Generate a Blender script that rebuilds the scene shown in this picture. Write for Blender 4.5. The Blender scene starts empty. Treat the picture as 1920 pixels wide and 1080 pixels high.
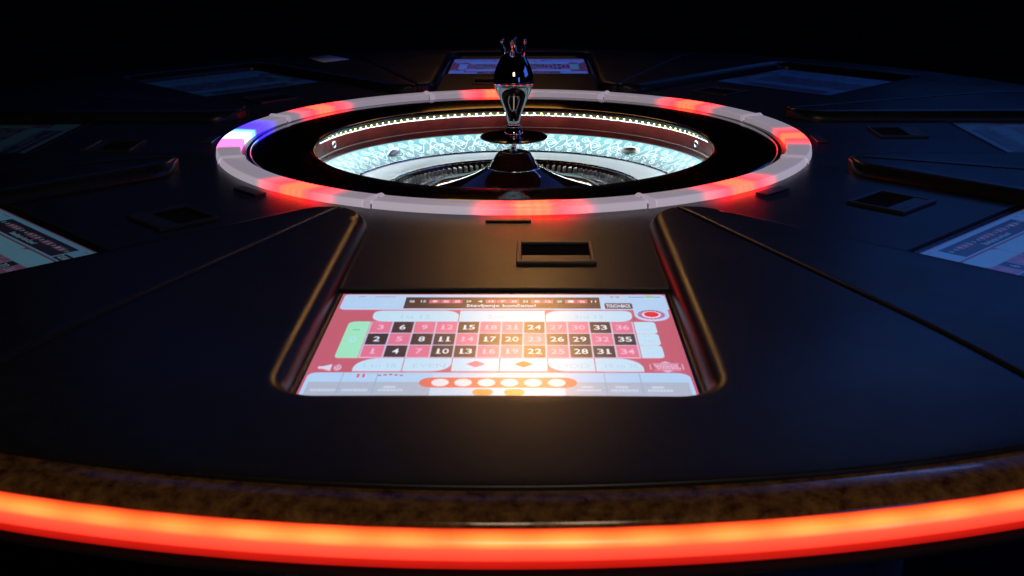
import bpy, bmesh, math, random
from mathutils import Matrix, Vector
random.seed(7)
PI = math.pi
sc = bpy.context.scene
COL = sc.collection

# ------------------------------------------------------------------ camera
CAM_D, CAM_H, CAM_PITCH, CAM_YAW, CAM_ROLL = 2.03487, 0.40735, 0.32616, -0.0021, -0.00424
PSI = -0.01375                      # the table is turned a little under the camera
cam_d = bpy.data.cameras.new('camera')
cam = bpy.data.objects.new('camera', cam_d); COL.objects.link(cam)
cam.matrix_world = (Matrix.Translation((0, -CAM_D, CAM_H)) @ Matrix.Rotation(-CAM_YAW, 4, 'Z')
                    @ Matrix.Rotation(PI/2 - CAM_PITCH, 4, 'X') @ Matrix.Rotation(CAM_ROLL, 4, 'Z'))
cam_d.sensor_width = 36; cam_d.lens = 2144.83/1920*36
cam_d.clip_start = 0.02; cam_d.clip_end = 200
cam_d.dof.use_dof = True; cam_d.dof.focus_distance = 2.0; cam_d.dof.aperture_fstop = 15
sc.camera = cam

# ------------------------------------------------------------------ world, lamps, exposure
w = bpy.data.worlds.new('World'); sc.world = w; w.use_nodes = True
w.node_tree.nodes['Background'].inputs[0].default_value = (0.25, 0.4, 1.0, 1)
w.node_tree.nodes['Background'].inputs[1].default_value = 0.0006

def area(name, loc, target, size, size_y, color, power, spread=180):
    l = bpy.data.lights.new(name, 'AREA'); l.shape = 'RECTANGLE'
    l.size = size; l.size_y = size_y; l.color = color; l.energy = power
    l.spread = math.radians(spread)
    o = bpy.data.objects.new(name, l); COL.objects.link(o)
    o.location = loc
    o.rotation_euler = (Vector(target) - Vector(loc)).to_track_quat('-Z', 'Y').to_euler()
    return o
def polar(az, el, d, base=(0, -1.07, 0)):
    a, e = math.radians(az), math.radians(el)
    return (base[0]+d*math.sin(a)*math.cos(e), base[1]+d*math.cos(a)*math.cos(e), base[2]+d*math.sin(e))
area('warm_lamp', polar(0.9, 23.8, 3.4), (0, -1.0, 0), 0.26, 0.16, (1.0, 0.48, 0.13), 0.34, 60)
area('warm_far_lamp', polar(-1.0, 15.5, 4.2), (0, -0.9, 0), 0.5, 0.25, (1.0, 0.40, 0.07), 0.040, 40)
area('blue_screen_lamp', (3.0, -0.3, 1.05), (0, -0.7, 0), 1.5, 0.9, (0.07, 0.20, 1.0), 6)
area('blue_wall_lamp', polar(33, 19, 4.6), (0.3, -0.6, 0), 1.8, 0.7, (0.04, 0.22, 1.0), 3)
for az_, w_ in ((20.5, 0.10), (23.5, 0.16), (27.0, 0.20), (31.5, 0.26)):
    area('blue_panel_lamp', polar(az_, 31.8-0.05*az_, 3.6), (0.3, -1.1, 0), w_, 0.07, (0.16, 0.33, 1.0), 1.1*w_)
area('blue_low_lamp', (2.2, -3.6, 0.55), (0.0, -1.0, -0.2), 0.5, 1.1, (0.10, 0.26, 1.0), 4)
area('blue_sheen_fill', (0.5, 4.5, 3.3), (0, -0.8, 0), 7.0, 2.0, (0.06, 0.21, 1.0), 6.5)  # added broad fill that lays a blue sheen on the deck
area('amber_lamp', (-0.04, -2.5, 1.15), (0, -1.3, 0), 0.20, 0.50, (1.0, 0.74, 0.48), 3.6)
area('amber_lamp', (0.25, -2.5, 1.15), (0, -1.3, 0), 0.20, 0.50, (1.0, 0.74, 0.48), 3.6)

sc.view_settings.view_transform = 'Standard'; sc.view_settings.look = 'None'
sc.view_settings.exposure = 0; sc.view_settings.gamma = 1
sc.cycles.use_denoising = True
sc.cycles.max_bounces = 8; sc.cycles.glossy_bounces = 5; sc.cycles.diffuse_bounces = 3
sc.cycles.caustics_reflective = True; sc.cycles.caustics_refractive = False
sc.cycles.sample_clamp_indirect = 4.0

# ------------------------------------------------------------------ materials
def mat(name, base=(0.5,)*3, rough=0.5, metal=0.0, emit=None, estr=0.0, ior=1.45, coat=0.0, coat_rough=0.05,
        spec=0.5, attr=None, noise=None, bump=None, spec_tint=None):
    m = bpy.data.materials.new(name); m.use_nodes = True
    nt = m.node_tree; b = nt.nodes['Principled BSDF']
    b.inputs['Base Color'].default_value = (*base, 1)
    b.inputs['Roughness'].default_value = rough; b.inputs['Metallic'].default_value = metal
    b.inputs['IOR'].default_value = ior; b.inputs['Coat Weight'].default_value = coat
    b.inputs['Coat Roughness'].default_value = coat_rough
    b.inputs['Specular IOR Level'].default_value = spec
    if emit: b.inputs['Emission Color'].default_value = (*emit, 1)
    b.inputs['Emission Strength'].default_value = estr
    if attr:
        a = nt.nodes.new('ShaderNodeAttribute'); a.attribute_name = attr
        nt.links.new(a.outputs['Color'], b.inputs['Emission Color'])
    if noise or bump:
        tc = nt.nodes.new('ShaderNodeTexCoord')
    if noise:                                   # (scale, colour a, colour b, detail, lo, hi)
        n = nt.nodes.new('ShaderNodeTexNoise'); n.inputs['Scale'].default_value = noise[0]
        n.inputs['Detail'].default_value = noise[3]; n.inputs['Roughness'].default_value = 0.65
        r = nt.nodes.new('ShaderNodeValToRGB')
        r.color_ramp.elements[0].color = (*noise[1], 1); r.color_ramp.elements[1].color = (*noise[2], 1)
        r.color_ramp.elements[0].position = noise[4]; r.color_ramp.elements[1].position = noise[5]
        nt.links.new(tc.outputs['Object'], n.inputs['Vector'])
        nt.links.new(n.outputs['Fac'], r.inputs[0]); nt.links.new(r.outputs[0], b.inputs['Base Color'])
    if bump:                                    # (scale, strength, distance)
        n = nt.nodes.new('ShaderNodeTexNoise'); n.inputs['Scale'].default_value = bump[0]
        n.inputs['Detail'].default_value = 4
        bp = nt.nodes.new('ShaderNodeBump'); bp.inputs['Strength'].default_value = bump[1]
        bp.inputs['Distance'].default_value = bump[2]
        nt.links.new(tc.outputs['Object'], n.inputs['Vector'])
        nt.links.new(n.outputs['Fac'], bp.inputs['Height']); nt.links.new(bp.outputs[0], b.inputs['Normal'])
    return m

M = {}
M['deck'] = mat('black_soft_vinyl', (0.010, 0.010, 0.011), 0.33, spec=0.3, noise=(60, (0.008, 0.008, 0.009), (0.012, 0.012, 0.013), 4, .35, .65), bump=(900, 0.10, 0.0006))
nt = M['deck'].node_tree                       # wiped and touched: the sheen is uneven
tc = nt.nodes.new('ShaderNodeTexCoord'); n1 = nt.nodes.new('ShaderNodeTexNoise'); n1.inputs['Scale'].default_value = 7; n1.inputs['Detail'].default_value = 8; n1.inputs['Roughness'].default_value = 0.7
mr = nt.nodes.new('ShaderNodeMapRange'); mr.inputs[1].default_value = 0.3; mr.inputs[2].default_value = 0.7; mr.inputs[3].default_value = 0.28; mr.inputs[4].default_value = 0.38
nt.links.new(tc.outputs['Object'], n1.inputs['Vector']); nt.links.new(n1.outputs['Fac'], mr.inputs[0]); nt.links.new(mr.outputs[0], nt.nodes['Principled BSDF'].inputs['Roughness'])
M['gloss_black'] = mat('black_bezel_glass', (0.006, 0.006, 0.008), 0.16)
M['plastic'] = mat('black_satin_plastic', (0.018, 0.018, 0.020), 0.36)
M['void'] = mat('painted_slot_shade', (0.002, 0.002, 0.002), 0.9, spec=0.1)  # black stands in for the shade inside the ticket slots
M['lacquer'] = mat('black_red_lacquer', (0.008, 0.0025, 0.002), 0.10, coat=0.4)
M['mahogany'] = mat('dark_red_varnished_wood', (0.05, 0.006, 0.005), 0.22, coat=0.0, spec=0.15,
                    noise=(14, (0.020, 0.002, 0.0018), (0.050, 0.006, 0.0045), 6, .3, .7))
M['chrome'] = mat('polished_chrome', (0.82, 0.83, 0.86), 0.05, metal=1)
M['brushed'] = mat('satin_chrome', (0.75, 0.76, 0.78), 0.28, metal=1)
M['dark_chrome'] = mat('dark_mirror_chrome', (0.33, 0.34, 0.37), 0.025, metal=1)
M['hub'] = mat('dark_bronze_gloss', (0.026, 0.005, 0.004), 0.06, coat=1.0, coat_rough=0.03)
M['teal'] = mat('turquoise_enamel', (0.08, 0.24, 0.27), 0.35, noise=(9, (0.06, 0.20, 0.235), (0.11, 0.30, 0.32), 3, .3, .7))
M['filigree'] = mat('pale_filigree_inlay', (0.80, 0.95, 0.93), 0.4)
M['white'] = mat('white_number_ring', (0.88, 0.88, 0.92), 0.35)
M['led'] = mat('led_bead', (0.8,)*3, 0.4, emit=(0.85, 1.0, 0.10), estr=10)
M['led_strip'] = mat('led_strip_diffuser', (0.010, 0.012, 0.010), 0.9, spec=0.05, emit=(0.55, 0.75, 0.30), estr=0.10)
M['added_bowl_glow'] = mat('added_glow_band', (0.8,)*3, 0.4, emit=(0.74, 0.93, 1.0), estr=48)  # glow of the added band that brightens the bowl
M['halo'] = mat('white_diffuser_plastic', (0.62, 0.58, 0.64), 0.32, attr='glow', estr=1.0)
M['clip'] = mat('glowing_joint_plastic', (0.62, 0.58, 0.64), 0.3, emit=(0.9, 0.75, 0.95), estr=0.32)  # clips are no lamps; their brightness is put in as glow
M['tube'] = mat('red_light_tube', (0.25, 0.05, 0.03), 0.40, coat=1.0, coat_rough=0.22, attr='glow', estr=1.0)
M['marble'] = mat('brown_marbled_trim', (0.1, 0.05, 0.02), 0.16, coat=0.25, coat_rough=0.06, spec=0.3,
                  noise=(85, (0.035, 0.012, 0.006), (0.17, 0.09, 0.028), 10, .34, .68), bump=(30, 0.25, 0.002))
M['card'] = mat('blue_light_paper', (0.72, 0.78, 0.95), 0.6)  # white paper with the blue light on it put into the colour
M['carpet'] = mat('dark_carpet', (0.01, 0.008, 0.01), 0.95, spec=0.1, noise=(40, (0.006, 0.005, 0.007), (0.014, 0.01, 0.012), 3, .3, .7))
M['stool'] = mat('black_leather', (0.02, 0.02, 0.024), 0.28, bump=(300, 0.15, 0.001))
# screens: emission colour comes from the print, slant-view dimming and reflected light are painted in per screen
m = mat('lit_display', (0.004, 0.004, 0.005), 0.26, ior=3.3, coat=1.0, coat_rough=0.48, attr='print', estr=1.0)
nt = m.node_tree; b = nt.nodes['Principled BSDF']
pr = [n for n in nt.nodes if n.type == 'ATTRIBUTE'][0]
cmb = nt.nodes.new('ShaderNodeCombineXYZ')
for i, ch in enumerate(('glow_r', 'glow_g', 'glow_b')):
    a = nt.nodes.new('ShaderNodeAttribute'); a.attribute_type = 'OBJECT'; a.attribute_name = ch
    nt.links.new(a.outputs['Fac'], cmb.inputs[i])
mul = nt.nodes.new('ShaderNodeVectorMath'); mul.operation = 'MULTIPLY'
nt.links.new(pr.outputs['Color'], mul.inputs[0]); nt.links.new(cmb.outputs[0], mul.inputs[1])
nt.links.new(mul.outputs[0], b.inputs['Emission Color'])
M['display'] = m

# ------------------------------------------------------------------ mesh helpers
def link(name, me, mtl, parent=None):
    o = bpy.data.objects.new(name, me); COL.objects.link(o)
    if mtl and not me.materials: me.materials.append(mtl)
    if parent: o.parent = parent
    return o
def mesh(name, verts, faces, smooth=False, colors=None, cname='glow'):
    me = bpy.data.meshes.new(name); me.from_pydata(verts, [], faces); me.update()
    if smooth: me.polygons.foreach_set('use_smooth', [True]*len(me.polygons))
    if colors:
        at = me.color_attributes.new(cname, 'FLOAT_COLOR', 'POINT')
        at.data.foreach_set('color', [c for v in colors for c in (v[0], v[1], v[2], 1.0)])
    return me
def lathe(name, runs, n=128, a0=0.0, a1=2*PI):
    """runs: list of profiles [(r,z),...]; every run is shaded smoothly on its own. Angle 0 points to -y."""
    V, F = [], []
    closed = abs(a1-a0-2*PI) < 1e-6
    cols = n if closed else n+1
    for run in runs:
        base = len(V)
        for (r, z) in run:
            for i in range(cols):
                a = a0+(a1-a0)*i/n
                V.append((r*math.sin(a), -r*math.cos(a), z))
        for j in range(len(run)-1):
            for i in range(n):
                k = (i+1) % cols if closed else i+1
                p, q = base+j*cols, base+(j+1)*cols
                F.append((p+i, q+i, q+k, p+k))
    return mesh(name, V, F, True)
def arc(cx, cz, r, d0, d1, n=6):
    return [(cx+r*math.cos(math.radians(d0+(d1-d0)*i/n)), cz+r*math.sin(math.radians(d0+(d1-d0)*i/n))) for i in range(n+1)]
def box_mesh(name, x0, x1, y0, y1, z0, z1, bevel=0.0, seg=3):
    bm = bmesh.new(); bmesh.ops.create_cube(bm, size=1)
    for v in bm.verts:
        v.co = Vector(((x0+x1)/2+v.co.x*(x1-x0), (y0+y1)/2+v.co.y*(y1-y0), (z0+z1)/2+v.co.z*(z1-z0)))
    if bevel: bmesh.ops.bevel(bm, geom=bm.edges[:], offset=bevel, segments=seg, profile=0.5, affect='EDGES')
    me = bpy.data.meshes.new(name); bm.to_mesh(me); bm.free(); return me
def prism(name, pts, z0, z1, bevel=0.0, weights=None, seg=4):
    """closed outline extruded upwards; weights: one bevel weight per outline edge i -> i+1 (top edge)"""
    bm = bmesh.new()
    lay = bm.edges.layers.float.new('bevel_weight_edge')
    lo = [bm.verts.new((x, y, z0)) for x, y in pts]; hi = [bm.verts.new((x, y, z1)) for x, y in pts]
    n = len(pts)
    bm.faces.new(hi)
    for i in range(n):
        j = (i+1) % n
        bm.faces.new((lo[i], lo[j], hi[j], hi[i]))
        if weights is not None: bm.edges.get((hi[i], hi[j]))[lay] = weights[i]
    bm.normal_update()
    bmesh.ops.recalc_face_normals(bm, faces=bm.faces[:])
    me = bpy.data.meshes.new(name); bm.to_mesh(me); bm.free()
    me.polygons.foreach_set('use_smooth', [True]*len(me.polygons))
    return me
def soften(o, width, seg=5, limit='WEIGHT'):
    b = o.modifiers.new('bevel', 'BEVEL'); b.width = width; b.segments = seg; b.limit_method = limit
    if limit == 'ANGLE': b.angle_limit = math.radians(40)
    b.use_clamp_overlap = True
    wn = o.modifiers.new('normals', 'WEIGHTED_NORMAL'); wn.mode = 'FACE_AREA'; wn.weight = 80; wn.keep_sharp = False
def thing(name, loc, label, cat, rz=0, group=None):
    o = bpy.data.objects.new(name, None); COL.objects.link(o); o.location = loc; o.rotation_euler = (0, 0, rz)
    o.empty_display_size = 0.05
    o['label'] = label; o['category'] = cat
    if group: o['group'] = group
    return o
def copy(o, parent, rz=0.0, loc=None):
    c = o.copy(); COL.objects.link(c); c.parent = parent
    c.rotation_euler = (0, 0, rz)
    if loc: c.location = loc
    return c
STEP = PI/4

# ------------------------------------------------------------------ ground
bm = bmesh.new(); bmesh.ops.create_circle(bm, cap_ends=True, segments=64, radius=5)
me = bpy.data.meshes.new('floor'); bm.to_mesh(me); bm.free()
fl = link('floor', me, M['carpet']); fl.location = (0, 0, -0.82); fl['kind'] = 'structure'

# ------------------------------------------------------------------ the table
BASE = -0.82
table = thing('roulette_table', (0, 0, BASE), 'round black eight-player electronic roulette table with glowing red rim', 'roulette table', PSI)
def tpart(name, me, mtl, rz=0.0, parent=None):
    o = link(name, me, mtl, table if parent is None else parent)
    if parent is None: o.location = (0, 0, -BASE)
    o.rotation_euler = (0, 0, rz)
    return o
# body, from the foot up to the rim
tpart('pedestal', lathe('pedestal', [[(0.74, -0.82), (0.74, -0.70)], [(0.74, -0.70), (0.62, -0.66), (0.58, -0.3), (0.66, -0.12)], [(0.66, -0.12), (1.20, -0.075)]], 96), M['plastic'])
tpart('apron', lathe('apron', [[(1.20, -0.075), (1.29, -0.070), (1.318, -0.060)], arc(1.318, -0.050, 0.010, -90, 0), [(1.328, -0.050), (1.328, -0.036)]], 160), M['plastic'])
# brown marbled trim round the edge
tpart('edge_trim', lathe('edge_trim', [[(1.285, 0.0022), (1.297, 0.0024), (1.308, 0.0021), (1.317, 0.0013), (1.324, 0.0001), (1.329, -0.0017), (1.3322, -0.0042), (1.3335, -0.0080)]], 192), M['marble'])
# red light tube
prof = [(1.3330, -0.0072), (1.3385, -0.0086), (1.3425, -0.0112), (1.3446, -0.0140), (1.3455, -0.0170), (1.3458, -0.0210), (1.3456, -0.0248), (1.3454, -0.0262), (1.3450, -0.0280), (1.3440, -0.0330), (1.3400, -0.0348)]
pcol = [(0.8, 0.03, 0.01), (2.6, 0.28, 0.04), (3.2, 0.47, 0.085), (3.2, 0.41, 0.085), (3.0, 0.14, 0.055), (2.6, 0.10, 0.05), (2.0, 0.075, 0.035), (0.76, 0.010, 0.005), (0.70, 0.008, 0.004), (0.60, 0.006, 0.003), (0.2, 0.002, 0.001)]
V, F, Cc = [], [], []
n = 960
for (r, z), c in zip(prof, pcol):
    for i in range(n):
        a = 2*PI*i/n
        V.append((r*math.sin(a), -r*math.cos(a), z))
        k = 0.90+(0.15*math.cos(a*150)+0.10*math.sin(a*37+1.3*math.sin(a*11)))*(1 if z > -0.017 else 0.15)
        Cc.append(tuple(x*k for x in c))
for j in range(len(prof)-1):
    for i in range(n):
        k = (i+1) % n; F.append((j*n+i, (j+1)*n+i, (j+1)*n+k, j*n+k))
tpart('edge_light', mesh('edge_light', V, F, True, Cc), M['tube'])

# ---- deck: eight alike sectors
HW, YB, RT, RO = 0.183, 1.144, 0.585, 1.297
def rounded(cx, cy, r, d0, d1, n):
    return [(cx+r*math.cos(math.radians(d0+(d1-d0)*i/n)), cy+r*math.sin(math.radians(d0+(d1-d0)*i/n))) for i in range(n+1)]
half = math.radians(22.5)
def sect(r, a): return (r*math.sin(a), -r*math.cos(a))
gap = 0.0011
OUT = []                      # (x, y, rounding width, rounding depth)
def add(ps, wd, dp):
    for q in ps: OUT.append((q[0], q[1], wd, dp))
def seg(p, q, n): return [(p[0]+(q[0]-p[0])*i/n, p[1]+(q[1]-p[1])*i/n) for i in range(n)]
CW, CD = 0.019, 0.0195
tipl = [(-HW-0.0012, -0.588), (-HW-0.005, -0.577), (-HW-0.011, -0.567), (-HW-0.019, -0.5585), (-HW-0.028, -0.5525)]
s0 = sect(RT-0.001, -half+gap/RT); s1 = sect(RO, -half+gap/RO)
add(seg((-HW, -(YB-0.030)), (-HW, -0.600), 26), CW, CD); add([(-HW, -0.600)], 0.026, CD)
for q, w_, d_ in zip(tipl, (0.018, 0.015, 0.012, 0.009, 0.006), (CD, CD, 0.017, 0.014, 0.010)): add([q], w_, d_)
add(seg(s0, s1, 30), 0.0060, 0.0055)
no = 30
add([sect(RO, -half+gap/RO+(2*half-2*gap/RO)*i/no) for i in range(no)], 0.0025, 0.0025)
add(seg((-s1[0], s1[1]), (-s0[0], s0[1]), 30), 0.0060, 0.0055); add([(-s0[0], s0[1])], 0.006, 0.006)
for q, w_, d_ in list(zip(tipl, (0.018, 0.015, 0.012, 0.009, 0.006), (CD, CD, 0.017, 0.014, 0.010)))[::-1]: add([(-q[0], q[1])], w_, d_)
add(seg((HW, -0.600), (HW, -(YB-0.030)), 26), CW, CD)
rc = 0.030
add(rounded(HW-rc, -(YB-rc), rc, 0, -90, 8), CW, CD)
add(seg((HW-rc, -YB), (-HW+rc, -YB), 20)[1:], CW, CD)
add(rounded(-HW+rc, -(YB-rc), rc, -90, -180, 8)[:-1], CW, CD)
def ztop(x, y):
    r = math.hypot(x, y); t = max(0.0, (r-1.03)/0.267)
    return 0.0192-0.0125*t*t
def deck_mesh():
    from mathutils.geometry import delaunay_2d_cdt
    n = len(OUT)
    area2 = sum(OUT[i][0]*OUT[(i+1) % n][1]-OUT[(i+1) % n][0]*OUT[i][1] for i in range(n))
    sg = 1 if area2 > 0 else -1
    nrm = []
    for i in range(n):
        p, c, q = OUT[i-1], OUT[i], OUT[(i+1) % n]
        def inn(a, b_):
            dx, dy = b_[0]-a[0], b_[1]-a[1]; L = math.hypot(dx, dy); return (-dy/L*sg, dx/L*sg)
        n1, n2 = inn(p, c), inn(c, q); mx, my = n1[0]+n2[0], n1[1]+n2[1]; L = math.hypot(mx, my)
        mx, my = mx/L, my/L; k = 1/max(0.5, mx*n1[0]+my*n1[1]); nrm.append((mx*k, my*k))
    V, F = [], []; NJ = 9
    rings = []
    V += [(x, y, -0.02) for x, y, _, _ in OUT]; rings.append(list(range(n)))
    for j in range(NJ+1):
        th = PI/2*j/NJ; base = len(V); last = []
        for i in range(n):
            x, y, wd, dp = OUT[i]; ins = wd*(1-math.cos(th))
            px, py = x+nrm[i][0]*ins, y+nrm[i][1]*ins
            V.append((px, py, ztop(px, py)-dp*(1-math.sin(th)))); last.append((px, py))
        rings.append(list(range(base, base+n)))
    for a, b_ in zip(rings, rings[1:]):
        for i in range(n): k = (i+1) % n; F.append((a[i], a[k], b_[k], b_[i]))
    co = [Vector(p) for p in last]
    def inside(x, y):
        c = False
        for i in range(n):
            (x1, y1), (x2, y2) = last[i-1], last[i]
            if (y1 > y) != (y2 > y) and x < (x2-x1)*(y-y1)/(y2-y1)+x1: c = not c
        return c
    r = 0.62
    while r < 1.29:
        a = -half+0.012
        while a < half-0.01:
            x, y = sect(r, a)
            if inside(x, y) and min((x-p[0])**2+(y-p[1])**2 for p in last) > 0.0075**2: co.append(Vector((x, y)))
            a += 0.0155/r
        r += 0.0135
    vs, es, fs, *_ = delaunay_2d_cdt(co, [(i, (i+1) % n) for i in range(n)], [], 1, 1e-7)
    base = len(V); V += [(v.x, v.y, ztop(v.x, v.y)) for v in vs]; F += [tuple(base+i for i in f) for f in fs]
    bm = bmesh.new(); me = mesh('deck_panel', V, F); bm.from_mesh(me)
    bmesh.ops.remove_doubles(bm, verts=bm.verts[:], dist=2e-5)
    bmesh.ops.recalc_face_normals(bm, faces=bm.faces[:])
    if sum(f.normal.z for f in bm.faces) < 0: bmesh.ops.reverse_faces(bm, faces=bm.faces[:])
    bm.to_mesh(me); bm.free()
    me.polygons.foreach_set('use_smooth', [True]*len(me.polygons))
    return me
panel_me = deck_mesh()
floor_pts = [sect(0.470, half*(-1+2*i/16)) for i in range(17)]
floor_pts = floor_pts + [sect(0.60, half), (0.205, -0.829), (-0.205, -0.829), sect(0.60, -half)]
floor_me = prism('deck_floor', floor_pts, -0.012, 0.0); floor_me.polygons.foreach_set('use_smooth', [False]*len(floor_me.polygons))
bezel_me = box_mesh('bezel', -0.2, 0.2, -1.17, -0.8305, -0.012, -0.0030)
edge_me = box_mesh('bezel_lip', -0.186, 0.186, -0.8322, -0.8292, -0.003, 0.0008, 0.0006, 2)
GLOW = {0: (1.0, 1.0, 1.0), 1: (0.05, 0.105, 0.22), 2: (0.006, 0.016, 0.036), 3: (0.002, 0.011, 0.05),
        4: (0.06, 0.115, 0.42), -3: (0.002, 0.010, 0.028), -2: (0.004, 0.010, 0.010), -1: (0.075, 0.13, 0.145)}  # tints carry the slanted view and reflected light in the emission
SCR_LABEL = {0: 'bright betting screen with pink and black number grid', 1: 'dim bluish betting screen', 2: 'dim slate betting screen', 3: 'deep blue betting screen',
             4: 'blue lit betting screen across the wheel', -3: 'very dim navy betting screen', -2: 'very dim greenish betting screen', -1: 'dim teal betting screen'}

# ---- what the screens show (one flat print mesh, station coordinates in metres)
PV, PF, PC = [], [], []
def pz(layer): return -0.0026+layer*0.00012
def poly(p, col, layer):
    b = len(PV)
    for x, y in p: PV.append((x, y, pz(layer))); PC.append(col)
    PF.append(tuple(range(b, b+len(p))))
def rr(x0, x1, y0, y1, col, layer, r=(0, 0, 0, 0), n=6):
    """rounded rectangle in mm; y given as positive distance from the wheel axis; r: radii at inner-left, inner-right, outer-right, outer-left"""
    p = []
    def corner(cx, cy, rad, d0):
        if rad <= 0: p.append((cx, cy)); return
        for i in range(n+1):
            d = math.radians(d0-90*i/n); p.append((cx+rad*math.cos(d), cy+rad*math.sin(d)))
    Y0, Y1 = -y0, -y1          # Y0 inner (larger), Y1 outer
    corner(x0+r[0], Y0-r[0], r[0], 180); corner(x1-r[1], Y0-r[1], r[1], 90)
    corner(x1-r[2], Y1+r[2], r[2], 0); corner(x0+r[3], Y1+r[3], r[3], -90)
    poly([(a/1000, c/1000) for a, c in p][::-1], col, layer)
def disc(cx, cy, rx, ry, col, layer, n=28, a0=0, a1=2*PI):
    poly([((cx+rx*math.cos(a0+(a1-a0)*i/n))/1000, (-cy+ry*math.sin(a0+(a1-a0)*i/n))/1000) for i in range(n)], col, layer)
WHITE = (0.56, 0.80, 0.98); WHITE2 = (0.47, 0.68, 0.95); RED = (0.58, 0.115, 0.165); PINK = (0.78, 0.18, 0.29)
BLACK = (0.036, 0.020, 0.016); BROWN = (0.050, 0.022, 0.018); NUM = (0.82, 0.88, 1.0); GREY = (0.44, 0.63, 0.78); LINE = (0.34, 0.42, 0.66)
GREEN = (0.36, 0.84, 0.58)
rr(-177, 177, 844, 1150, RED, 0)
for i in range(26):                                   # streaky red cloth of the background
    x = random.uniform(-176, 130); y = random.uniform(900, 1060); L = random.uniform(20, 45)
    c = random.choice([(0.56, 0.085, 0.16), (0.46, 0.062, 0.11), (0.53, 0.08, 0.17)])
    rr(x, x+L, y, y+random.uniform(2, 6), c, 1)
# top bar
rr(-174, 176, 847, 895, WHITE2, 2, (5, 6, 3, 7))
rr(138, 174, 890, 929, WHITE2, 2.2, (0, 0, 17, 17), 10)
for x in (-148.5, -121.0, -113): rr(x, x+0.7, 868, 892, GREY, 3)
for x0, x1, y in ((-158, -151, 853), (-140, -118, 853.5)): rr(x0, x1, y, y+3, (0.45, 0.35, 0.55), 3)
for x0 in (-165, -135): rr(x0, x0+18, 875, 876, GREY, 3); rr(x0+4, x0+9, 884, 885.5, GREY, 3)
rr(-106, 104, 856, 892, BROWN, 3)
rr(-106, 104, 856, 861.5, BLACK, 3.5)
hist = [26, 15, 9, 30, 25, 29, 4, 19, 7, 23, 33, 5, 12, 20, 1, 36, 11, 30, 9, 3, 5, 34, 28]
blackset = {2, 4, 6, 8, 10, 11, 13, 15, 17, 20, 22, 24, 26, 28, 29, 31, 33, 35}
texts = []                                            # (string, centre x mm, centre y mm, width, height, colour, layer, bold)
hx0, hw = -104.5, 208/17.0
for i in range(17):
    v = hist[i]
    rr(hx0+i*hw, hx0+(i+1)*hw-0.8, 864, 875.5, BLACK if v in blackset else (0.62, 0.12, 0.20), 4)
    texts.append((str(v), hx0+(i+0.5)*hw, 869.8, 5.5, 6.5, NUM, 5, 0.02))
texts.append(('Stavljenje kon\u010dano!', -2, 884.0, 74, 11.5, NUM, 5, 0.015))
rr(108.5, 138, 875, 893, (0.06, 0.02, 0.035), 4, (2, 3, 2, 2)); texts.append(('TOUCH-BACK', 123.2, 884, 26, 10.5, NUM, 5, 0.025))
for x in (116, 122): rr(x, x+4, 853, 858, (0.35, 0.38, 0.32), 4)
rr(136, 153, 854, 857, (0.25, 0.32, 0.62), 4); rr(154, 163, 850, 859, (0.35, 0.62, 0.33), 4, (3, 3, 3, 3)); rr(163, 171, 854, 857, (0.25, 0.34, 0.42), 4.2)
# wheel icon
disc(155.5, 911, 14.5, 15, (0.62, 0.30, 0.52), 4)
for i in range(19):
    a = 2*PI*i/19
    poly([((155.5+rd*math.cos(a+da))/1000, (-911+rd*math.sin(a+da))/1000) for rd, da in ((10.6, -.085), (13.8, -.085), (13.8, .085), (10.6, .085))], (0.12, 0.06, 0.22), 5)
disc(155.5, 911, 9.6, 10, (0.75, 0.78, 0.95), 6); disc(155.5, 911, 7.8, 8.2, (0.80, 0.022, 0.020), 7)
# dozens
rr(-135, -45.4, 899, 931.5, WHITE, 3, (9, 15, 0, 15)); rr(-44.4, 44.4, 899, 931.5, WHITE, 3); rr(45.4, 135, 899, 931.5, WHITE, 3, (15, 9, 15, 0))
for s, x in (('1st 12', -90), ('2nd 12', 0), ('3rd 12', 90)): texts.append((s, x, 918, 30, 11, GREY, 4, 0.0))
# number grid
gx0, gw = -133.8, 267.3/12
rows = ((933, 964.6), (966.6, 997), (999, 1029))
rr(gx0-0.6, 134.2, 932, 1030, (0.62, 0.56, 0.80), 3)
for c in range(12):
    for r_ in range(3):
        v = 3*c+3-r_
        y0, y1 = rows[r_]
        rr(gx0+c*gw+0.8, gx0+(c+1)*gw-0.8, y0, y1, BLACK if v in blackset else PINK, 4)
        ds = str(v); ym = (y0+y1)/2; ncol = NUM if v in blackset else (0.90, 0.50, 0.74)
        for q, ch in enumerate(ds):
            xc = gx0+(c+0.5)*gw+(q-(len(ds)-1)/2)*7.2
            texts.append((ch, xc, ym, 6.2 if ch != '1' else 2.3, 13.0, ncol, 5, 0.010))
            if ch == '1': rr(xc-2.1, xc+3.0, ym+4.9, ym+6.5, ncol, 5.2)
rr(-157, gx0-1.2, 932, 1030, GREEN, 3.5, (8, 0, 0, 4)); texts.append(('0', -146.5, 982, 8, 15, (0.42, 0.80, 0.86), 4.5, 0.02)); rr(-150, -142.5, 955, 958, (0.24, 0.55, 0.35), 4.5)
for y0, y1 in rows:
    rr(135.2, 156.5, y0-0.6, y1+0.4, WHITE, 3, (0, 5, 5, 0)); texts.append(('2 to 1', 146, (y0+y1)/2+4, 11, 8, GREY, 4, 0.0)); rr(141, 151, y0+6, y0+7.2, GREY, 4)
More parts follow.
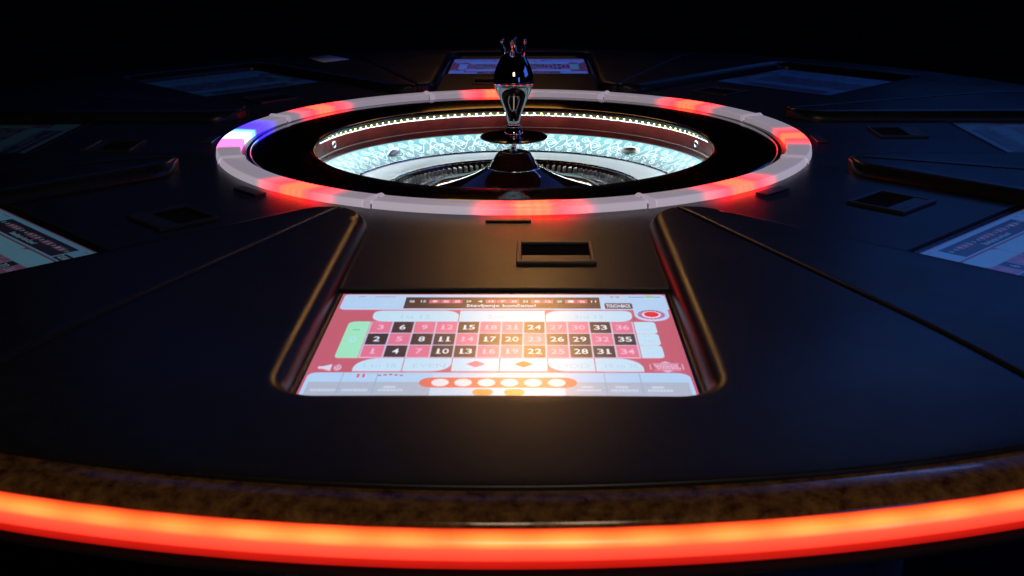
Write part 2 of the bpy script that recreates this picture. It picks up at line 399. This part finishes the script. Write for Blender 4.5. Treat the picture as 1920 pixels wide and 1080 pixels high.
# outside bets
ox = [-136, -89.8, -44.4, 0.4, 45.4, 89.5, 134.5]
rad = [(24, 0, 0, 0), (0, 0, 18, 0), (0,)*4, (0,)*4, (0, 0, 0, 18), (0, 24, 0, 0)]
for i in range(6):
    rr(ox[i]+0.5, ox[i+1]-0.5, 1031.4, 1062.5, WHITE, 3, rad[i], 8)
for s, i in (('1 to 18', 0), ('EVEN', 1), ('ODD', 4), ('19 to 36', 5)):
    texts.append((s, (ox[i]+ox[i+1])/2+2, 1050, 30, 10, GREY, 4, 0.0))
for i, c in ((2, PINK), (3, (0.16, 0.07, 0.02))):
    cx = (ox[i]+ox[i+1])/2
    poly([((cx+a)/1000, (-1046+b_)/1000) for a, b_ in ((-9, 0), (0, -8), (9, 0), (0, 8))], c, 4)
# bottom bar
rr(-174.5, 174.5, 1066, 1126, WHITE2, 2, (9, 12, 8, 8)); rr(-171, 171, 1088, 1122, (0.44, 0.50, 0.62), 3, (0, 0, 6, 6))
for x in (-142.5, -111.0, 96, 128): rr(x, x+1.0, 1068, 1118, LINE, 4)
rr(-60, 60, 1068, 1126, (0.60, 0.74, 0.92), 3.5)
rr(-71, 71, 1078, 1101, (0.80, 0.17, 0.10), 4.5, (11.4,)*4, 10)
for x in (-52, -31.3, -10.4, 10.4, 31.5, 52.8): disc(x, 1089.6, 7.9, 8.4, (0.86, 0.84, 0.92), 5)
for x in (-13, 15): rr(x-9, x+9, 1104, 1118, (0.72, 0.30, 0.06), 5, (6, 6, 6, 6))
for x in (-129, -124): rr(x, x+2.2, 1070, 1079, (0.65, 0.10, 0.22), 5)
for i in range(5): rr(-110+i*5.0, -107+i*5.0, 1070+abs(i-2), 1073.5+abs(i-2), (0.35, 0.16, 0.26), 5)
for x0 in (-166, -138, -106, 70, 101, 133):           # small captions
    x = x0
    while x < x0+22:
        L = random.uniform(1.2, 2.4); rr(x, x+L, 1104, 1108, (0.62, 0.68, 0.84), 5); x += L+0.8
    if x0 > -120: rr(x0+4, x0+15, 1097, 1100.5, (0.60, 0.66, 0.82), 5)
# loudspeaker symbol
poly([((-168+a)/1000, (-1054.3+b_)/1000) for a, b_ in ((0, -2.2), (4, -2.2), (12, -7.5), (12, 7.5), (4, 2.2), (0, 2.2))], (0.70, 0.74, 0.90), 4)
for rad_ in (4.5, 7.0, 9.5):
    q = []
    for i in range(9): t = -0.9+1.8*i/8; q.append(((-156+rad_*math.cos(t))/1000, (-1054.3+rad_*math.sin(t))/1000))
    for i in range(8, -1, -1): t = -0.9+1.8*i/8; q.append(((-156+(rad_-1.1)*math.cos(t))/1000, (-1054.3+(rad_-1.1)*math.sin(t))/1000))
    poly(q, (0.66, 0.62, 0.80), 4)
# stake limits box
for x0, x1, y0, y1 in ((140, 141, 1045, 1058), (170, 171, 1045, 1058), (143, 168, 1043, 1043.9), (143, 168, 1059, 1059.9)): rr(x0, x1, y0, y1, (0.72, 0.45, 0.66), 4)
for yy in (1046, 1050, 1054):
    x = 144+(yy-1046)*0.3
    while x < 166: L = random.uniform(1.2, 2.8); rr(x, x+L, yy, yy+2.6, (0.78, 0.55, 0.74), 4.5); x += L+0.8
for yy, s in ((1042.5, 1), (1060.5, -1)): poly([((155.5+a)/1000, (-yy+s*b_)/1000) for a, b_ in ((-5, 0), (5, 0), (0, 4))], (0.74, 0.55, 0.76), 4.2)
# lettering to mesh
tmp = []
for t in texts:
    cu = bpy.data.curves.new('t', 'FONT'); cu.body = t[0]; cu.align_x = 'LEFT'; cu.size = 1; cu.resolution_u = 3; cu.offset = t[7]
    o = bpy.data.objects.new('t', cu); COL.objects.link(o); tmp.append(o)
dg = bpy.context.evaluated_depsgraph_get()
for t, o in zip(texts, tmp):
    me = o.evaluated_get(dg).to_mesh()
    if len(me.vertices):
        xs = [v.co.x for v in me.vertices]; ys = [v.co.y for v in me.vertices]
        ax, bx, ay, by = min(xs), max(xs), min(ys), max(ys)
        s, cx, cy, wd, ht, col, lay, _ = t
        b_ = len(PV)
        for v in me.vertices:
            PV.append(((cx+((v.co.x-ax)/(bx-ax)-0.5)*wd)/1000, (-cy+((v.co.y-ay)/(by-ay)-0.5)*ht)/1000, pz(lay))); PC.append(col)
        for f in me.polygons: PF.append(tuple(b_+i for i in f.vertices))
    o.evaluated_get(dg).to_mesh_clear()
for o in tmp:
    cu = o.data; bpy.data.objects.remove(o); bpy.data.curves.remove(cu)
print_me = mesh('screen_print', PV, PF, False, PC, 'print')
print_me.materials.append(M['display'])

# ---- ticket slot (raised frame, flat mouth painted black for its shaded depth), name strip
SX0, SX1, SY0, SY1 = 0.0125, 0.1075, 0.659, 0.748
def frame_mesh():
    bm = bmesh.new()
    o = [(SX0, -SY1), (SX1, -SY1), (SX1, -SY0), (SX0, -SY0)]
    tin = 0.0065
    i = [(SX0+tin, -SY1+tin+0.004), (SX1-tin, -SY1+tin+0.004), (SX1-tin, -SY0-tin), (SX0+tin, -SY0-tin)]
    ob = [bm.verts.new((x, y, 0.0003)) for x, y in o]; ot = [bm.verts.new((x, y, 0.0048)) for x, y in o]
    it = [bm.verts.new((x, y, 0.0046)) for x, y in i]; ib = [bm.verts.new((x, y, 0.0006)) for x, y in i]
    for k in range(4):
        l = (k+1) % 4
        bm.faces.new((ob[k], ob[l], ot[l], ot[k])); bm.faces.new((ot[k], ot[l], it[l], it[k])); bm.faces.new((it[k], it[l], ib[l], ib[k]))
    me = bpy.data.meshes.new('slot_frame'); bm.to_mesh(me); bm.free()
    return me
slot_me = frame_mesh()
mouth_me = box_mesh('slot_mouth', SX0+0.004, SX1-0.004, -SY1+0.008, -SY0-0.004, -0.0005, 0.0012)
flap_me = prism('slot_flap', [(SX0+0.0066, -SY1+0.0112), (SX1-0.0066, -SY1+0.0112), (SX1-0.0066, -SY1+0.030), (SX0+0.0066, -SY1+0.030)], 0.0013, 0.0036); flap_me.polygons.foreach_set('use_smooth', [False]*len(flap_me.polygons))
strip_me = box_mesh('name_strip', -0.0305, 0.0305, -0.557, -0.5375, 0.0002, 0.0030, 0.0008, 2)

for k in range(-3, 5):
    rz = k*STEP
    o = tpart('deck_panel', panel_me, M['deck'], rz)
    o = tpart('deck_floor', floor_me, M['deck'], rz)
    s = tpart('touchscreen', bezel_me, M['gloss_black'], rz); s['label'] = SCR_LABEL[k]
    d = tpart('display', print_me, None, 0, s)
    for ch, g in zip(('glow_r', 'glow_g', 'glow_b'), GLOW[k]): d[ch] = float(g)
    tpart('bezel_lip', edge_me, M['plastic'], 0, s)
    t = tpart('ticket_slot', slot_me, M['plastic'], rz); soften(t, 0.0016, 3, 'ANGLE')
    tpart('slot_mouth', mouth_me, M['void'], 0, t); tpart('slot_flap', flap_me, M['plastic'], 0, t)
    tpart('name_strip', strip_me, M['plastic'], rz)

# ---- white light ring of eight segments
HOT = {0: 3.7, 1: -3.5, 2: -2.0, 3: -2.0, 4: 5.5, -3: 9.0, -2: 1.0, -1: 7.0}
def sm(x): x = max(0.0, min(1.0, x)); return x*x*(3-2*x)
def mix(a, b_, t): return tuple(x+(y-x)*t for x, y in zip(a, b_))
hp = [(0.5205, -0.006), (0.5205, 0.0012), (0.5195, 0.0088), (0.5180, 0.0106), (0.5150, 0.0114), (0.4980, 0.0110), (0.4805, 0.0104), (0.4787, 0.0090), (0.4782, -0.012)]
clip_runs = None
def clip_mesh():
    ca = 0.0055/0.5; prof2 = [(0.5222, -0.004), (0.5222, 0.0098), (0.519, 0.0130), (0.498, 0.0128), (0.4795, 0.0120), (0.4770, 0.0100), (0.4770, -0.01)]
    V, F = [], []; n = 4
    for i in range(n+1):
        a = half-ca+2*ca*i/n; lift = 0.0026*math.sin(PI*i/n)
        for r, z in prof2: V.append((r*math.sin(a), -r*math.cos(a), z-0.0016+lift))
    m_ = len(prof2)
    for i in range(n):
        for j in range(m_-1): F.append((i*m_+j, (i+1)*m_+j, (i+1)*m_+j+1, i*m_+j+1))
    return mesh('joint_clip', V, F, True)
clip_me = clip_mesh()
for k in range(-3, 5):
    V, F, Cc = [], [], []
    n = 150; g = 0.0140
    for i in range(n+1):
        a = -half+g+(2*half-2*g)*i/n; d = math.degrees(a)
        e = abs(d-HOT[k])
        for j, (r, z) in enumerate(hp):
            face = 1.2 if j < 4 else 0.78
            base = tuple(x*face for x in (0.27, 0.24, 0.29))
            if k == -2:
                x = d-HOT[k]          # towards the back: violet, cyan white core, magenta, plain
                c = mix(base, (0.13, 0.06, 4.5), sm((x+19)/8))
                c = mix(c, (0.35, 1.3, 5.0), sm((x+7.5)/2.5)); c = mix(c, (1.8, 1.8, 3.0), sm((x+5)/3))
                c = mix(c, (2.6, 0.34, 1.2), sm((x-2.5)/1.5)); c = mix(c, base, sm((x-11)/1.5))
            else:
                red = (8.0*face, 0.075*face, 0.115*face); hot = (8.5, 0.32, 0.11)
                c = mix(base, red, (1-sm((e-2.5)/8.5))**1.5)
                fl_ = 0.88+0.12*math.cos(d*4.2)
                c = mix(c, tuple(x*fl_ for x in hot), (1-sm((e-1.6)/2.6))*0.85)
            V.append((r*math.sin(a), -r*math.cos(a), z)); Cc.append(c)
    m_ = len(hp)
    for i in range(n):
        for j in range(m_-1): F.append((i*m_+j, (i+1)*m_+j, (i+1)*m_+j+1, i*m_+j+1))
    F.append(tuple(range(m_))); F.append(tuple(n*m_+j for j in range(m_))[::-1])
    s = tpart('light_ring_segment', mesh('light_ring_segment', V, F, True, Cc), M['halo'], k*STEP)
    s['label'] = 'white light ring segment glowing violet and cyan' if k == -2 else 'white light ring segment with a glowing red middle'
    tpart('joint_clip', clip_me, M['clip'], 0, s)

# ---- black cover round the wheel opening
tpart('wheel_cover', lathe('wheel_cover', [[(0.4790, -0.010), (0.4680, -0.010), (0.4655, -0.006)], [(0.4655, -0.006), (0.4640, 0.0010), (0.4615, 0.0022), (0.445, 0.0024), (0.40, 0.0014), (0.362, -0.0026)],
      arc(0.358, -0.0062, 0.0038, 80, 200, 6), [(0.3543, -0.0075), (0.3543, -0.0093)], [(0.3543, -0.0093), (0.3547, -0.0100), (0.3740, -0.0100)]], 192), M['lacquer'])

# ------------------------------------------------------------------ the wheel
wheel = thing('roulette_bowl', (0, 0, -0.12), 'roulette wheel in a lit turquoise filigree bowl, with tall mirror-chrome turret', 'roulette wheel', PSI)
def wpart(name, me, mtl, parent=None, loc=None, rot=None):
    o = link(name, me, mtl, wheel if parent is None else parent)
    if parent is None: o.location = (0, 0, 0.12) if loc is None else (loc[0], loc[1], loc[2]+0.12)
    elif loc: o.location = loc
    if rot: o.rotation_euler = rot
    return o
wpart('bowl', lathe('bowl', [[(0.3722, -0.0212), (0.3690, -0.0455)], arc(0.3672, -0.0468, 0.0018, 60, 180, 5), [(0.3655, -0.047), (0.3668, -0.0575), (0.3640, -0.0580)],
      [(0.3732, -0.010), (0.3734, -0.0255)]], 192), M['mahogany'])
wpart('bowl_shell', lathe('bowl_shell', [[(0.376, -0.011), (0.376, -0.06), (0.33, -0.115), (0.10, -0.125)]], 96), M['plastic'])
wpart('led_strip', lathe('led_strip', [[(0.3728, -0.0150), (0.3728, -0.0205)]], 192), M['led_strip'])
wpart('added_bowl_glow', lathe('added_bowl_glow', [[(0.3568, -0.01012), (0.3630, -0.01012)]], 192), M['added_bowl_glow'])  # added glowing ring, out of sight under the lip, to light the bowl
wpart('strip_lip', lathe('strip_lip', [[(0.3728, -0.0205), (0.3715, -0.0208), (0.3716, -0.0216)]], 192), M['chrome'])
lm = box_mesh('led', -0.0015, 0.0015, -0.0010, 0.0008, -0.0012, 0.0012)
lm.materials.append(M['plastic']); lm.materials.append(M['led'])
for f in lm.polygons: f.material_index = 1 if f.normal.y > 0.9 else 0
NL = 152
for i in range(NL):
    a = 2*PI*(i+0.5)/NL
    wpart('led', lm, None, None, (0.3718*math.sin(a), -0.3718*math.cos(a), -0.0170), (math.radians(-12), 0, a))
# sloping filigree ring
A, B = (0.3645, -0.0580), (0.3105, -0.0848)
wpart('filigree_ring', lathe('filigree_ring', [[(A[0]+(B[0]-A[0])*t/6, A[1]+(B[1]-A[1])*t/6) for t in range(7)]], 192), M['teal'])
fr = [c for c in wheel.children if c.name.startswith('filigree_ring')][0]
SL = math.hypot(A[0]-B[0], A[1]-B[1])
nx, nz = (A[1]-B[1])/SL, (A[0]-B[0])/SL         # normal of the slope (towards axis and up)
def on_ring(t, s):                                # t: metres along at r=.3375, s: metres down the slope
    a = t/0.3375; f = s/SL
    r = A[0]+(B[0]-A[0])*f - nx*0.0004; z = A[1]+(B[1]-A[1])*f+nz*0.0004
    return (r*math.sin(a), -r*math.cos(a), z)
FV, FF = [], []
def ribbon(path, wd):
    b_ = len(FV); n = len(path)
    for i in range(n):
        p, q = path[max(0, i-1)], path[min(n-1, i+1)]
        dx, dy = q[0]-p[0], q[1]-p[1]; L = math.hypot(dx, dy) or 1
        ww = wd*(0.45+0.55*math.sin(PI*min(1, (i+0.6)/n)))
        ox_, oy_ = -dy/L*ww, dx/L*ww
        for sgn in (1, -1):
            FV.append(on_ring(path[i][0]+sgn*ox_, min(SL-.0005, max(.0005, path[i][1]+sgn*oy_))))
    for i in range(n-1): FF.append((b_+2*i, b_+2*i+1, b_+2*i+3, b_+2*i+2))
def curl(ct, cs, r0, r1, ph, turns, hand, tail=0.0, n=22, wd=0.00085):
    path = []
    if tail:
        for i in range(6):
            u = 1-i/6
            path.append((ct+r0*math.cos(ph)-hand*math.sin(ph)*-tail*u*-1, cs+r0*math.sin(ph)*1+hand*math.cos(ph)*-tail*u+0.35*tail*u*u))
    for i in range(n+1):
        u = i/n; a = ph+hand*turns*2*PI*u; r = r0+(r1-r0)*u**0.8
        path.append((ct+r*math.cos(a), cs+r*math.sin(a)))
    ribbon(path, wd)
circ_len = 2*PI*0.3375; NM = 44; pitch = circ_len/NM
for mth in range(NM):
    t0 = mth*pitch; fl2 = 1 if mth % 2 else -1
    rnd = random.Random(mth % 4)
    curl(t0+0.5*pitch, 0.031+fl2*0.003, 0.0145, 0.0022, 0.6, 2.1, fl2, 0.012, 34)
    curl(t0+0.02*pitch, 0.013, 0.0100, 0.0018, 2.6, 1.7, -fl2, 0.010, 26)
    curl(t0+0.05*pitch, 0.047, 0.0096, 0.0018, -2.0, 1.7, fl2, 0.010, 26)
    curl(t0+0.52*pitch, 0.0085, 0.0065, 0.0014, 0.3, 1.4, fl2, 0.008, 18)
    curl(t0+0.50*pitch, 0.0535, 0.0058, 0.0014, -0.4, 1.4, -fl2, 0.008, 18)
    curl(t0+0.28*pitch, 0.028, 0.0048, 0.0012, 1.8, 1.3, fl2, 0.008, 16)
    curl(t0+0.78*pitch, 0.033, 0.0044, 0.0012, -1.2, 1.3, -fl2, 0.008, 16)
    ribbon([(t0+pitch*u/14, 0.030+0.017*math.sin(2*PI*u/14+fl2)) for u in range(15)], 0.0009)
    for q in range(3):
        ct = t0+rnd.random()*pitch; cs = 0.006+rnd.random()*0.048
        curl(ct, cs, 0.0035, 0.001, rnd.random()*6, 1.1, 1, 0, 10, 0.0005)
fo = wpart('filigree', mesh('filigree', FV, FF), M['filigree'], fr); fo['kind'] = 'stuff'
# chrome deflectors
def diamond():
    bm = bmesh.new()
    L, W, H = 0.021, 0.0085, 0.0095
    ring = []
    for i in range(16):
        a = 2*PI*i/16; c, s = math.cos(a), math.sin(a)
        ring.append(bm.verts.new((L*c*abs(c)**0.3, W*s*abs(s)**0.15, 0)))
    mid = [bm.verts.new((v.co.x*0.72, v.co.y*0.62, H*0.72)) for v in ring]
    top = bm.verts.new((0, 0, H))
    for i in range(16):
        j = (i+1) % 16
        bm.faces.new((ring[i], ring[j], mid[j], mid[i])); bm.faces.new((mid[i], mid[j], top))
    me = bpy.data.meshes.new('deflector'); bm.to_mesh(me); bm.free()
    me.polygons.foreach_set('use_smooth', [True]*len(me.polygons)); return me
dm = diamond()
slope = math.atan2(A[1]-B[1], A[0]-B[0])
for i in range(8):
    a = math.radians(1.6)+STEP*(i)+(PI/8 if False else 0)
    f = 0.50; r = A[0]+(B[0]-A[0])*f; z = A[1]+(B[1]-A[1])*f
    o = wpart('deflector', dm, M['brushed'])
    # tangent x, up-slope y, normal z
    tx = Vector((math.cos(a), math.sin(a), 0)); rad_v = Vector((math.sin(a), -math.cos(a), 0))
    up = (rad_v*math.cos(slope)+Vector((0, 0, math.sin(slope)))).normalized(); nn = tx.cross(-up) if False else (-rad_v*math.sin(slope)+Vector((0, 0, math.cos(slope)))).normalized()
    R3 = Matrix((tx, nn.cross(tx), nn)).transposed()
    if i % 2 == 0: R3 = R3 @ Matrix.Rotation(PI/2, 3, 'Z')
    R3 = R3 @ Matrix.Rotation(math.radians(14), 3, 'Z')
    o.matrix_local = Matrix.Translation(Vector((r*math.sin(a), -r*math.cos(a), z+0.0008+0.12))) @ R3.to_4x4()
# chrome ports on the bowl wall
def torus(name, R_, r_, n=28, m_=10):
    V, F = [], []
    for i in range(n):
        a = 2*PI*i/n
        for j in range(m_):
            b_ = 2*PI*j/m_; V.append(((R_+r_*math.cos(b_))*math.cos(a), r_*math.sin(b_), (R_+r_*math.cos(b_))*math.sin(a)))
    for i in range(n):
        for j in range(m_):
            F.append((i*m_+j, ((i+1) % n)*m_+j, ((i+1) % n)*m_+(j+1) % m_, i*m_+(j+1) % m_))
    return mesh(name, V, F, True)
pm = torus('ball_port', 0.0058, 0.0014)
for az in (-110.3, 110.4):
    a = math.radians(az); wpart('ball_port', pm, M['chrome'], None, (0.3695*math.sin(a), -0.3695*math.cos(a), -0.0345), (0, 0, a))
# rotor
wpart('outer_ridge', lathe('outer_ridge', [arc(0.3092, -0.0858, 0.0036, -30, 210, 10)], 192), M['dark_chrome'])
wpart('number_ring', lathe('number_ring', [[(0.3066, -0.0862), (0.28, -0.0872), (0.2382, -0.0884)]], 192), M['white'])
wpart('inner_ridge', lathe('inner_ridge', [arc(0.2358, -0.0886, 0.0036, -30, 210, 10)], 192), M['dark_chrome'])
wpart('pocket_ring', lathe('pocket_ring', [[(0.2335, -0.0890), (0.2300, -0.098)], [(0.2300, -0.098), (0.192, -0.102)], [(0.192, -0.102), (0.160, -0.103)]], 160), M['mahogany'])
fm = box_mesh('fret', -0.0010, 0.0010, -0.0065, 0.0065, -0.006, 0.006, 0.0006, 1)
NF = 111
for i in range(NF):
    a = 2*PI*i/NF
    wpart('fret', fm, M['brushed'], None, (0.2110*math.sin(a), -0.2110*math.cos(a), -0.0960), (0, 0, a))
wpart('pocket_rim', lathe('pocket_rim', [arc(0.1920, -0.1012, 0.0016, -20, 200, 8)], 128), M['brushed'])
wpart('cone', lathe('cone', [[(0.168, -0.103), (0.163, -0.095), (0.155, -0.0868), (0.148, -0.0828), (0.136, -0.0795), (0.115, -0.0755), (0.093, -0.0690), (0.071, -0.0605), (0.060, -0.0545), (0.050, -0.0490)]], 128), M['hub'])
wpart('cone_ring', lathe('cone_ring', [arc(0.1645, -0.0965, 0.0020, -60, 190, 8)], 128), M['chrome'])
wpart('hub_ring', lathe('hub_ring', [arc(0.0470, -0.0482, 0.0013, -40, 200, 8), arc(0.0490, -0.0496, 0.0011, -40, 200, 8)], 96), M['chrome'])
wpart('hub', lathe('hub', [[(0.0460, -0.0485), (0.0425, -0.0425), (0.0375, -0.0345), (0.0325, -0.0265), (0.0290, -0.0225), (0.0245, -0.0205), (0.0190, -0.0200), (0.0040, -0.0196)]], 96), M['hub'])
wpart('spindle', lathe('spindle', [[(0.0075, -0.0198), (0.0050, -0.0150), (0.0040, -0.006), (0.0050, 0.0005), (0.0090, 0.0030)]], 48), M['chrome'])
tur = wpart('turret', lathe('turret', [
    [(0.0165, 0.0085), (0.0172, 0.0125), (0.0160, 0.0180), (0.0130, 0.0225)], arc(0.0115, 0.0250, 0.0028, -60, 90, 6),
    [(0.0112, 0.0278), (0.0108, 0.0315), (0.0118, 0.0372), (0.0145, 0.0475), (0.0188, 0.0600), (0.0238, 0.0720), (0.0285, 0.0820), (0.0322, 0.0910), (0.0343, 0.0980)],
    [(0.0343, 0.0980), (0.0352, 0.0992), (0.0355, 0.1010)],
    [(0.0355, 0.1010), (0.0358, 0.1060), (0.0352, 0.1130), (0.0336, 0.1210), (0.0306, 0.1300), (0.0266, 0.1390), (0.0218, 0.1470), (0.0160, 0.1535), (0.0085, 0.1575), (0.0001, 0.1588)]], 96), M['dark_chrome'])
wpart('disc', lathe('turret_disc', [[(0.0090, 0.0025), (0.050, 0.0030), (0.0590, 0.0042)], arc(0.0592, 0.0058, 0.0016, -90, 90, 6), [(0.0590, 0.0074), (0.040, 0.0086), (0.0165, 0.0092)]], 96), M['hub'], tur)
def prong():
    path = [(0.0130, 0.1480, 0.0062), (0.0165, 0.1560, 0.0048), (0.0185, 0.1640, 0.0038), (0.0192, 0.1710, 0.0034), (0.0196, 0.1738, 0.0037), (0.0196, 0.1762, 0.0042), (0.0196, 0.1788, 0.0040), (0.0196, 0.1806, 0.0026), (0.0196, 0.1814, 0.0003)]
    V, F = [], []; n = 14
    for r, z, q in path:
        for i in range(n): a = 2*PI*i/n; V.append((q*math.cos(a), -r+q*math.sin(a), z))
    for j in range(len(path)-1):
        for i in range(n): F.append((j*n+i, j*n+(i+1) % n, (j+1)*n+(i+1) % n, (j+1)*n+i))
    return mesh('prong', V, F, True)
pm = prong()
for i in range(4): wpart('prong', pm, M['dark_chrome'], tur, None, (0, 0, math.radians(-6)+i*PI/2))

# ------------------------------------------------------------------ a card left on the table
def rotz(x, y, a): return (x*math.cos(a)-y*math.sin(a), x*math.sin(a)+y*math.cos(a))
cp = [(-0.5547, 0.9919), (-0.4968, 0.9075), (-0.4400, 0.9640), (-0.5050, 1.0430)]
cx, cy = sum(p[0] for p in cp)/4, sum(p[1] for p in cp)/4
co = link('paper_card', prism('paper_card', [(x-cx, y-cy) for x, y in cp], 0, 0.0012), M['card'])
wx, wy = rotz(cx, cy, PSI)
co.location = (wx, wy, 0.0194); co.rotation_euler = (0, 0, PSI)
co['label'] = 'small blank pale card lying on the dark far side of the table'; co['category'] = 'card'

# ------------------------------------------------------------------ stools pushed under the rim
stool = thing('bar_stool', (0.525, -1.105, BASE), 'round black leather stool under the rim, on the blue lit side', 'stool', 0, 'stools pushed under the table edge')
link('seat', lathe('seat', [[(0.0, 0.445), (0.170, 0.445)], arc(0.170, 0.470, 0.025, -90, 90, 8), [(0.170, 0.495), (0.12, 0.503), (0.06, 0.506), (0.0005, 0.507)]], 64), M['stool'], stool)
link('seat_band', lathe('seat_band', [[(0.1958, 0.462), (0.1975, 0.465), (0.1975, 0.474), (0.1958, 0.477)]], 64), M['chrome'], stool)
link('pole', lathe('pole', [[(0.028, 0.03), (0.028, 0.444)]], 32), M['chrome'], stool)
link('foot', lathe('foot', [[(0.21, 0.001), (0.21, 0.010)], [(0.21, 0.010), (0.19, 0.018), (0.05, 0.026), (0.028, 0.035)]], 64), M['chrome'], stool)
st2 = stool.copy(); COL.objects.link(st2); st2.location = (-0.50, -1.125, BASE); st2['label'] = 'round black leather stool under the rim, opposite the blue lit side'
for ch in list(stool.children):
    c = ch.copy(); COL.objects.link(c); c.parent = st2
